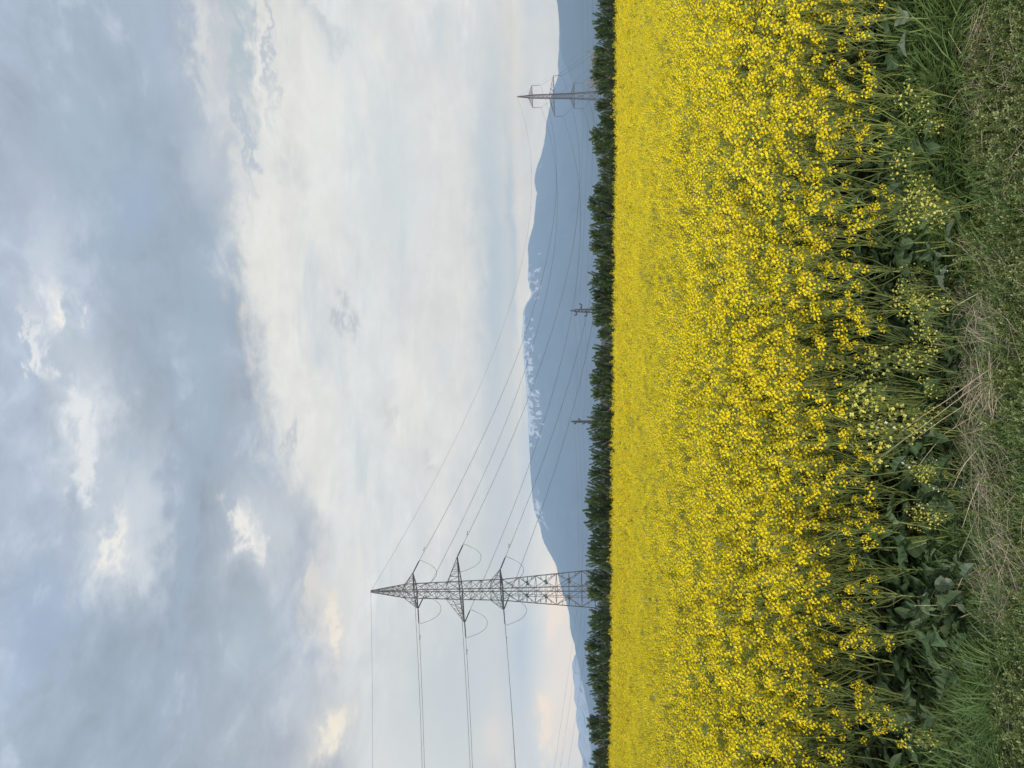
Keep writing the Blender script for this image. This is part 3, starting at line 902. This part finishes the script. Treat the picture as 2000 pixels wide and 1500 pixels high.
def far_clump(seed):
    """a few whole plants seen from far away"""
    rnd = random.Random(seed); pt, st, lf = MB(), MB(), MB()
    for i in range(5):
        x, y = rnd.uniform(-.16, .16), rnd.uniform(-.16, .16); H = CANOPY * rnd.uniform(.82, 1.08)
        st.tube([(x, y, 0), (x, y, H * .95)], .005, 3, 0, False)
        for k in range(6):
            q = rnd.random() * 6.28; rr = rnd.uniform(.03, .13); h = H * rnd.uniform(.76, 1.02) + (rnd.uniform(.06, .17) if rnd.random() < .13 else 0)
            p = Vector((x + rr * math.cos(q), y + rr * math.sin(q), h))
            st.tube([(x, y, h - .22), p], .0022, 3, 0, False)
            for j in range(9):
                o = Vector((rnd.gauss(0, 1), rnd.gauss(0, 1), rnd.gauss(.25, .8))).normalized()
                flower(pt, p + o * .024, o, .0125, 0, rnd)
            blobby(pt, p + Vector((0, 0, .032)), .008, 1)
        for k in range(9):
            q = rnd.random() * 6.28; o = Vector((math.cos(q), math.sin(q), rnd.uniform(.1, .9)))
            leaf(lf, Vector((x, y, H * rnd.uniform(.15, .78))), o, Vector((0, 0, 1)), rnd.uniform(.09, .17), .03, rnd, 0, None, False, .5, 3)
    return [('a', pt, ['petal', 'bud']), ('b', st, ['stem']), ('c', lf, ['leaf'])]


# ------------------------------------------------------------------ scattering for what nobody could count
STUFF = {'rapeseed_crop': ('dense yellow rapeseed crop in bloom filling the level field', 'crop'), 'undergrowth': ('dark leafy undergrowth at the shaded foot of the crop', 'undergrowth'),
         'grass': ('long green grass blades along the near verge', 'grass'), 'ground_cover': ('low small leaved olive green ground cover on the verge', 'ground cover'),
         'dry_grass': ('matted beige dry grass lying between verge and crop', 'dry grass')}


def scatter(name, pts, rot, scl, idx, coll):
    me = bpy.data.meshes.new(name); me.from_pydata([tuple(p) for p in pts], [], [])
    for nm, ty, val, key in (('rot', 'FLOAT_VECTOR', rot, 'vector'), ('scl', 'FLOAT', scl, 'value'), ('idx', 'INT', idx, 'value')):
        a = me.attributes.new(nm, ty, 'POINT')
        a.data.foreach_set(key, np.asarray(val, dtype=np.int32 if ty == 'INT' else np.float32).reshape(-1))
    o = bpy.data.objects.new(name, me); COL.objects.link(o)
    g = bpy.data.node_groups.new(name + '_nodes', 'GeometryNodeTree')
    g.interface.new_socket('Geometry', in_out='INPUT', socket_type='NodeSocketGeometry')
    g.interface.new_socket('Geometry', in_out='OUTPUT', socket_type='NodeSocketGeometry')
    gi, go = g.nodes.new('NodeGroupInput'), g.nodes.new('NodeGroupOutput')
    iop = g.nodes.new('GeometryNodeInstanceOnPoints'); ci = g.nodes.new('GeometryNodeCollectionInfo')
    ci.inputs['Collection'].default_value = coll; ci.inputs['Separate Children'].default_value = True
    iop.inputs['Pick Instance'].default_value = True

    def attr(nm, ty):
        n = g.nodes.new('GeometryNodeInputNamedAttribute'); n.data_type = ty; n.inputs['Name'].default_value = nm; return n.outputs['Attribute']
    e = g.nodes.new('FunctionNodeEulerToRotation')
    L = g.links.new
    L(gi.outputs[0], iop.inputs['Points']); L(ci.outputs[0], iop.inputs['Instance'])
    L(attr('rot', 'FLOAT_VECTOR'), e.inputs[0]); L(e.outputs[0], iop.inputs['Rotation'])
    L(attr('scl', 'FLOAT'), iop.inputs['Scale']); L(attr('idx', 'INT'), iop.inputs['Instance Index'])
    L(iop.outputs[0], go.inputs[0])
    md = o.modifiers.new('scatter', 'NODES'); md.node_group = g
    return tag(o, *STUFF[name], kind='stuff')


def coll(name): return bpy.data.collections.new(name)


c_near, c_mid, c_far = coll('near_rape'), coll('mid_rape'), coll('far_rape')
for i in range(7): merged(f'a{i}', rape_parts(100 + i, .86, 13, 14, 7), c_near)
for i in range(5): merged(f'b{i}', rape_parts(200 + i, .86, 10, 13, 6, 1), c_mid)
for i in range(4): merged(f'c{i}', far_clump(300 + i), c_far)


def edge_y(x): return 3.62 + .22 * (fbm(np.asarray(x) * 1.1 + 9, 2.0 + np.asarray(x) * 0, 3) - .45)


def field_points(y0, y1, dens, seed):
    r = np.random.default_rng(seed)
    hw = lambda y: .515 * y + 1.6
    n = int(dens * (hw(y0) + hw(y1)) * (y1 - y0) * 1.15)
    y = r.uniform(y0, y1, n); x = r.uniform(-hw(y1), hw(y1), n)
    k = (np.abs(x) < hw(y)) & (y > edge_y(x))
    x, y = x[k], y[k]
    gap = fbm(x * .9 + 40, y * .55, 3)                              # thin patches in the stand
    k = r.random(len(x)) < np.clip(.55 + 2.4 * (gap - .28), .55, 1)
    x, y = x[k], y[k]
    hgt = 1 + .14 * (fbm(x * .8, y * .5 + 11, 3) - .47) + r.normal(0, .06, len(x)) + .10 * (r.random(len(x)) < .06)
    return x, y, hgt, r


def crop(name, y0, y1, dens, seed, c, nvar, tilt=.10):
    x, y, h, r = field_points(y0, y1, dens, seed)
    h = h * (.82 + .18 * sstep(0, 1.1, y - edge_y(x)))
    pts = np.stack([x, y, gz(x, y) - .01], -1)
    rot = np.stack([r.normal(0, tilt, len(x)), r.normal(0, tilt, len(x)), r.uniform(0, 6.28, len(x))], -1)
    return scatter(name, pts, rot, h, r.integers(0, nvar, len(x)), c)


crop('rapeseed_crop', 3.80, 7.5, 66, 1, c_near, 7)
crop('rapeseed_crop', 7.5, 18.5, 42, 2, c_mid, 5)
crop('rapeseed_crop', 18.5, YE, 7.5, 3, c_far, 4, .05)

# single rapeseed plants along the near edge
rf = random.Random(21)
protos = []
for i in range(8):
    o = empty('rapeseed_plant')
    for nm, mb, ks in rape_parts(400 + i, .84, rf.choice((6, 7, 8)), 16, 6): mb.build(nm, [M[k] for k in ks], o)
    protos.append(o)
used = set()
LEAN = ['upright', 'leaning', 'slender', 'branching']
for i in range(112):
    x = -2.35 + 4.7 * (i + rf.uniform(-.4, .4)) / 111
    y = float(edge_y(x)) + rf.uniform(-.06, .40)
    s = rf.uniform(.58, 1.0)
    if y < float(edge_y(x)) + .05: s *= .8
    k = rf.randrange(8)
    o = protos[k] if k not in used else copy_tree(protos[k]); used.add(k)
    o.location = (x, y, float(gz(x, y)) - .01)
    o.rotation_euler = (rf.gauss(.13, .13), rf.gauss(0, .15), rf.random() * 6.28); o.scale = (s, s, s)
    tag(o, 'yellow flowering rapeseed plant with thin green stem at the ragged edge of the crop', 'rapeseed', 'rapeseed plants along the field edge')

# pale flowered wild mustard in front of the crop
mp = []
for i in range(6):
    o = empty('wild_mustard')
    for nm, mb, ks in rape_parts(500 + i, .50, rf.choice((4, 5, 6)), 7, 4, 0, True): mb.build(nm, [M[k] for k in ks], o)
    mp.append(o)
used = set()
MUST = []
for _ in range(24): MUST.append((rf.uniform(1650, 1880), rf.uniform(530, 860)))
for _ in range(13): MUST.append((rf.gauss(1790, 25), rf.uniform(195, 420)))
for _ in range(6): MUST.append((rf.gauss(1840, 25), rf.uniform(900, 1010)))
MUST += [(1790, 1440), (1850, 1450)]
for px, py in MUST:
    Y = rf.uniform(3.30, 3.62)
    p = at(px, py, Y); g = float(gz(p.x, Y)); h = max(.12, p.z - g)
    k = rf.randrange(6)
    o = mp[k] if k not in used else copy_tree(mp[k]); used.add(k)
    s = min(1.3, max(.45, h / .5))
    o.location = (p.x, Y, g - .01); o.scale = (s, s, s); o.rotation_euler = (rf.gauss(.12, .12), rf.gauss(0, .15), rf.random() * 6.28)
    lab = ('pale yellow wild mustard below the dense middle of the crop edge' if 500 < py < 870 else 'pale yellow wild mustard beside the tuft of green grass' if py < 450 else 'pale yellow wild mustard among dry stalks and dark leaves')
    tag(o, lab, 'wild mustard', 'pale wild mustard ' + ('in the big patch' if 500 < py < 870 else 'beside the grass' if py < 450 else 'among the dark leaves'))

# ------------------------------------------------------------------ verge
def broadleaf(px, py, Y, n, L, mats, label, seed, rz=0):
    rnd = random.Random(seed); p = at(px, py, Y); g = float(gz(p.x, Y))
    o = empty('broadleaf_plant', (p.x, Y, g), rz); tag(o, label, 'plant', 'broad leaved plants before the crop')
    h = max(.04, p.z - g)
    for i in range(n):
        q = i * 2.39996 + rnd.random(); d = Vector((math.cos(q), math.sin(q), rnd.uniform(.2, .9)))
        st = MB(); a = Vector((0, 0, 0)); b = Vector((d.x * .05, d.y * .05, h * rnd.uniform(.6, 1.0)))
        st.tube([a, b], [.004, .003], 4)
        lf = MB(); leaf(lf, b, d, Vector((0, 0, 1)) - d * .3, L * rnd.uniform(.7, 1.1), L * rnd.uniform(.38, .55), rnd, 0, 1, True, rnd.uniform(.3, .9), 11)
        lo = lf.build('leaf', [M[mats], M['vein']], o); st.build('leaf_stalk', M['stem'], lo)
    return o


BL = [(1752, 40, 3.50, 2, .15, 'greyleaf', 'pale grey green serrated leaves catching light above the tall grass'),
      (1715, 140, 3.62, 3, .14, 'leaf', 'dull dark green leaves between the grass tuft and the crop'),
      (1848, 497, 3.42, 3, .15, 'greyleaf', 'pale folded leaf with a white midrib over a dark hollow'),
      (1790, 470, 3.48, 5, .17, 'leaf', 'dark green broad leaves behind the pale folded leaf'),
      (1800, 850, 3.45, 5, .16, 'leaf', 'dark broad leaves under the scattered mustard flowers'),
      (1830, 950, 3.42, 5, .18, 'leaf', 'broad dark leaves beside the pile of dry stalks'),
      (1760, 1040, 3.55, 4, .17, 'leaf', 'dark toothed leaves under two yellow flower clusters'),
      (1862, 1140, 3.36, 3, .13, 'greyleaf', 'upright oval grey green leaf at the shaded crop foot'),
      (1815, 1210, 3.45, 5, .18, 'leaf', 'large blue green leaf with pale midrib in the shaded crop foot'),
      (1850, 1290, 3.38, 6, .17, 'leaf', 'cluster of lobed blue green leaves above the curved grass'),
      (1885, 1320, 3.30, 3, .12, 'greyleaf', 'single pale drooping leaf above the curved grass'),
      (1780, 1400, 3.50, 5, .18, 'leaf', 'dark leafy plant at the shaded end of the verge'),
      (1850, 1470, 3.40, 4, .16, 'leaf', 'grey green upright leaves beside the lone mustard'),
      (1800, 300, 3.46, 4, .15, 'leaf', 'dark leaves hidden under the mustard beside the grass')]
for i, b in enumerate(BL): broadleaf(*b, seed=600 + i, rz=i * 1.3)


def rosette(seed):
    rnd = random.Random(seed); lf = MB()
    for i in range(9):
        q = i * 2.39996 + rnd.random(); d = Vector((math.cos(q), math.sin(q), rnd.uniform(.3, 1.5)))
        L = rnd.uniform(.08, .17)
        leaf(lf, Vector((d.x * .03, d.y * .03, rnd.uniform(.0, .16))), d, Vector((0, 0, 1)) - d * .25, L, L * rnd.uniform(.28, .5), rnd, 0, 1, i % 2 == 0, rnd.uniform(.2, .9), 7)
    return [('r', lf, ['leaf', 'vein'])]


def blade(mb, p, d, L, w, bend, rnd, mat=0, n=5):
    s = Vector((-d.y, d.x, 0)).normalized() * w
    c = Vector(p); up_ = Vector((0, 0, 1)); th = rnd.uniform(.05, .3); rows = []
    for i in range(n + 1):
        t = i / n; ww = s * (1 - t) ** .6
        rows.append([c - ww, c + ww]); th += bend / n
        c = c + (up_ * math.cos(th) + d * math.sin(th)) * (L / n)
    mb.strip(rows, mat)


def tuft(seed, n, L, w, bend, spread, key):
    rnd = random.Random(seed); mb = MB()
    for i in range(n):
        q = rnd.random() * 6.28; d = Vector((math.cos(q), math.sin(q), 0)); r = spread * rnd.random() ** .5
        q2 = rnd.random() * 6.28
        blade(mb, (r * math.cos(q2), r * math.sin(q2), 0), d, L * rnd.uniform(.55, 1.1), w * rnd.uniform(.6, 1.1), bend * rnd.uniform(.5, 1.3), rnd)
    return [('t', mb, [key])]


def cover_plant(seed):
    rnd = random.Random(seed); st, lf, tp2 = MB(), MB(), MB()
    for i in range(12):
        q = rnd.random() * 6.28; x, y = rnd.uniform(-.05, .05), rnd.uniform(-.05, .05); H = rnd.uniform(.05, .11)
        e = Vector((x + .03 * math.cos(q), y + .03 * math.sin(q), H)); a = Vector((x, y, 0))
        st.tube([a, e], .0011, 3, 0, False)
        for k in range(9):
            p = a.lerp(e, .2 + .8 * k / 8)
            for j in range(3):
                qq = k * 1.1 + j * 2.09 + rnd.random(); d = Vector((math.cos(qq), math.sin(qq), rnd.uniform(.0, .7))).normalized()
                L = rnd.uniform(.007, .014); w = d.cross(Vector((0, 0, 1))).normalized() * L * .24
                (tp2 if k > 6 and rnd.random() < .5 else lf).face([p, p + d * L * .5 + w, p + d * L, p + d * L * .5 - w])
    return [('s', st, ['cover']), ('l', lf, ['cover']), ('t', tp2, ['covertip'])]


def litter(seed, n, L):
    rnd = random.Random(seed); mb = MB()
    for i in range(n):
        q = rnd.gauss(0, .45); d = Vector((math.cos(q), math.sin(q), rnd.gauss(0, .16)))
        p = Vector((rnd.uniform(-.1, .1), rnd.uniform(-.06, .06), rnd.uniform(.0, .07)))
        k = rnd.uniform(.4, 1) * L; b = Vector((rnd.gauss(0, .03), rnd.gauss(0, .03), rnd.gauss(0, .03)))
        mb.tube([p - d * k / 2, p + b * .5, p + d * k / 2], [.0009, .0012, .0006], 3, 0, False)
    return [('l', mb, ['straw'])]


c_grass, c_cov, c_lit = coll('grass_tufts'), coll('cover_plants'), coll('straw_litter')
for i in range(4): merged(f'g{i}', tuft(700 + i, 26, .26, .0046, 1.7, .05, 'grass'), c_grass)
for i in range(5): merged(f'k{i}', cover_plant(720 + i), c_cov)
for i in range(3): merged(f'l{i}', litter(740 + i, 22, .34), c_lit)


def on_ground(px, py):
    """where the sight line through a photo pixel meets the ground"""
    d = (at(px, py, 100) - EYE); t = -EYE.z / d.z; p = EYE + d * t
    return p.x, p.y


rv = np.random.default_rng(77)


def zone_scatter(name, boxes, c, nvar, smin, smax, tilt=.15, rz=None, zoff=-.01):
    P, S = [], []
    for px0, px1, py0, py1, n, k in boxes:
        for _ in range(n):
            x, y = on_ground(rv.uniform(px0, px1), rv.uniform(py0, py1)); P.append((x, y, float(gz(x, y)) + zoff)); S.append(k * rv.uniform(smin, smax) * (.55 + .95 * float(fbm(x * 3.1 + 7, y * 3.1, 2)) if name == 'ground_cover' else 1))
    N = len(P)
    rot = np.stack([rv.normal(0, tilt, N), rv.normal(0, tilt, N), rv.uniform(0, 6.28, N) if rz is None else rv.normal(rz, .5, N)], -1)
    return scatter(name, P, rot, S, rv.integers(0, nvar, N), c)


c_und = coll('leaf_rosettes')
for i in range(5): merged(f'u{i}', rosette(760 + i), c_und)
zone_scatter('undergrowth', [(1720, 1895, -120, 1620, 190, 1.0), (1640, 1760, -120, 1620, 130, 1.1), (1860, 1925, 350, 1330, 50, .6)], c_und, 5, .7, 1.25, .2)
zone_scatter('grass', [(1835, 1905, -60, 430, 330, 1.45), (1890, 1990, 1290, 1600, 260, .95), (1830, 2010, 300, 1320, 260, .62), (1900, 2150, -150, 1650, 700, .42), (1950, 2150, 330, 700, 200, .55), (1960, 2150, 1000, 1600, 320, .55), (1920, 2150, 560, 1000, 260, .6), (1915, 2000, 330, 1300, 260, .6), (1720, 1900, -100, 1600, 260, .95)], c_grass, 4, .7, 1.15)
zone_scatter('ground_cover', [(1915, 2180, -250, 560, 760, 1.0), (1965, 2180, 560, 1100, 430, 1.0), (1955, 2180, 1100, 1750, 520, 1.0), (1850, 1950, 350, 560, 120, .9), (1820, 1960, 500, 1400, 200, .7)], c_cov, 5, .75, 1.3)
zone_scatter('dry_grass', [(1880, 1940, 40, 330, 48, .9), (1890, 1985, 690, 980, 24, 1.0), (1900, 2000, 560, 720, 16, .9), (1940, 2020, 1060, 1250, 14, .8), (1920, 2100, -100, 1600, 60, .8)], c_lit, 3, .7, 1.2, .12, 1.2, .02)

# single dry stalks reaching over the leaves
ST = [((1948, 760), (1775, 868), .14), ((1965, 720), (1705, 905), .22), ((1935, 800), (1790, 915), .16), ((1990, 690), (1760, 842), .18), ((1900, 610), (1893, 760), .10), ((1912, 575), (1880, 652), .09), ((1925, 872), (1832, 985), .12),
      ((1955, 842), (1862, 952), .12), ((1938, 1105), (1865, 1170), .16), ((1915, 1390), (1960, 1080), .14), ((1905, 1110), (1832, 1215), .12), ((1985, 1330), (1950, 1402), .10), ((1800, 310), (1905, 255), .12), ((1798, 370), (1880, 350), .10),
      ((1885, 100), (1860, 118), .08), ((1975, 880), (1880, 1030), .12), ((1930, 950), (1985, 820), .09), ((1898, 200), (1930, 300), .07)]
for _ in range(22):                                                  # and shorter ones lying about between them
    a_ = (rf.uniform(1880, 1990), rf.choice((rf.uniform(560, 1000), rf.uniform(40, 340), rf.uniform(1000, 1500))))
    q_ = rf.uniform(-1.2, 1.2); l_ = rf.uniform(50, 130)
    ST.append((a_, (a_[0] - l_ * math.cos(q_), a_[1] + l_ * math.sin(q_)), .1))
for i, (a, b, h) in enumerate(ST):
    xa, ya = on_ground(*a); pa = Vector((xa, ya, .02)); pb = at(*b, ya + .12)
    if pb.z < .03: pb = Vector((*on_ground(*b), .05))
    m = pa.lerp(pb, .5) + Vector((rf.gauss(0, .02), 0, rf.uniform(.0, .04)))
    mb = MB(); mb.tube([pa, pa.lerp(m, .5) + Vector((0, 0, .006)), m, m.lerp(pb, .5) + Vector((0, 0, .004)), pb], [.0017, .0016, .0015, .0012, .0007], 5)
    o = mb.build('dry_stalk', M['straw']); tag(o, 'long thin beige dry grass stalk lying over the green verge plants', 'dry stalk', 'dry stalks over the verge')

# tiny white weeds (shepherd's purse) between the leaves
def purse(seed):
    rnd = random.Random(seed); st, fl = MB(), MB()
    H = .28; st.tube([(0, 0, 0), (.01, .01, H)], [.0018, .001], 4, 0, False)
    for k in range(16):
        q = k * 2.4; o = Vector((math.cos(q), math.sin(q), .5)); p = Vector((.008, .008, H * (.55 + .45 * k / 15)))
        st.tube([p, p + o * .014], .0005, 3, 0, False)
        if k > 9: flower(fl, p + o * .012 + Vector((0, 0, .006)), o, .0045, 0, rnd)
        else: blobby(st, p + o * .016, .0028, 0, o)
    return st, fl


wp = []
for i in range(3):
    st, fl = purse(800 + i); o = empty('white_weed'); st.build('stem', M['stem'], o); fl.build('flower_head', M['white'], o); wp.append(o)
used = set()
for px, py in ((1835, 395), (1838, 430), (1845, 530), (1870, 505), (1820, 905), (1822, 965), (1782, 992), (1880, 940), (1948, 1402), (1885, 1440), (1700, 845), (1745, 920), (1850, 790)):
    Y = rf.uniform(3.2, 3.45); p = at(px, py, Y); k = rf.randrange(3)
    o = wp[k] if k not in used else copy_tree(wp[k]); used.add(k)
    s = max(.4, min(1.6, p.z / .28)); o.location = (p.x, Y, 0); o.scale = (s, s, s); o.rotation_euler = (rf.gauss(0, .12), rf.gauss(0, .12), rf.random() * 6)
    tag(o, 'tiny white flowered weed on a thin stem among the verge leaves', 'weed', 'tiny white weeds in the verge')
for lst in (protos, mp, wp):
    for o in lst:
        if 'label' not in o:                                         # a pattern plant that found no place
            for c in list(o.children): bpy.data.objects.remove(c)
            bpy.data.objects.remove(o)
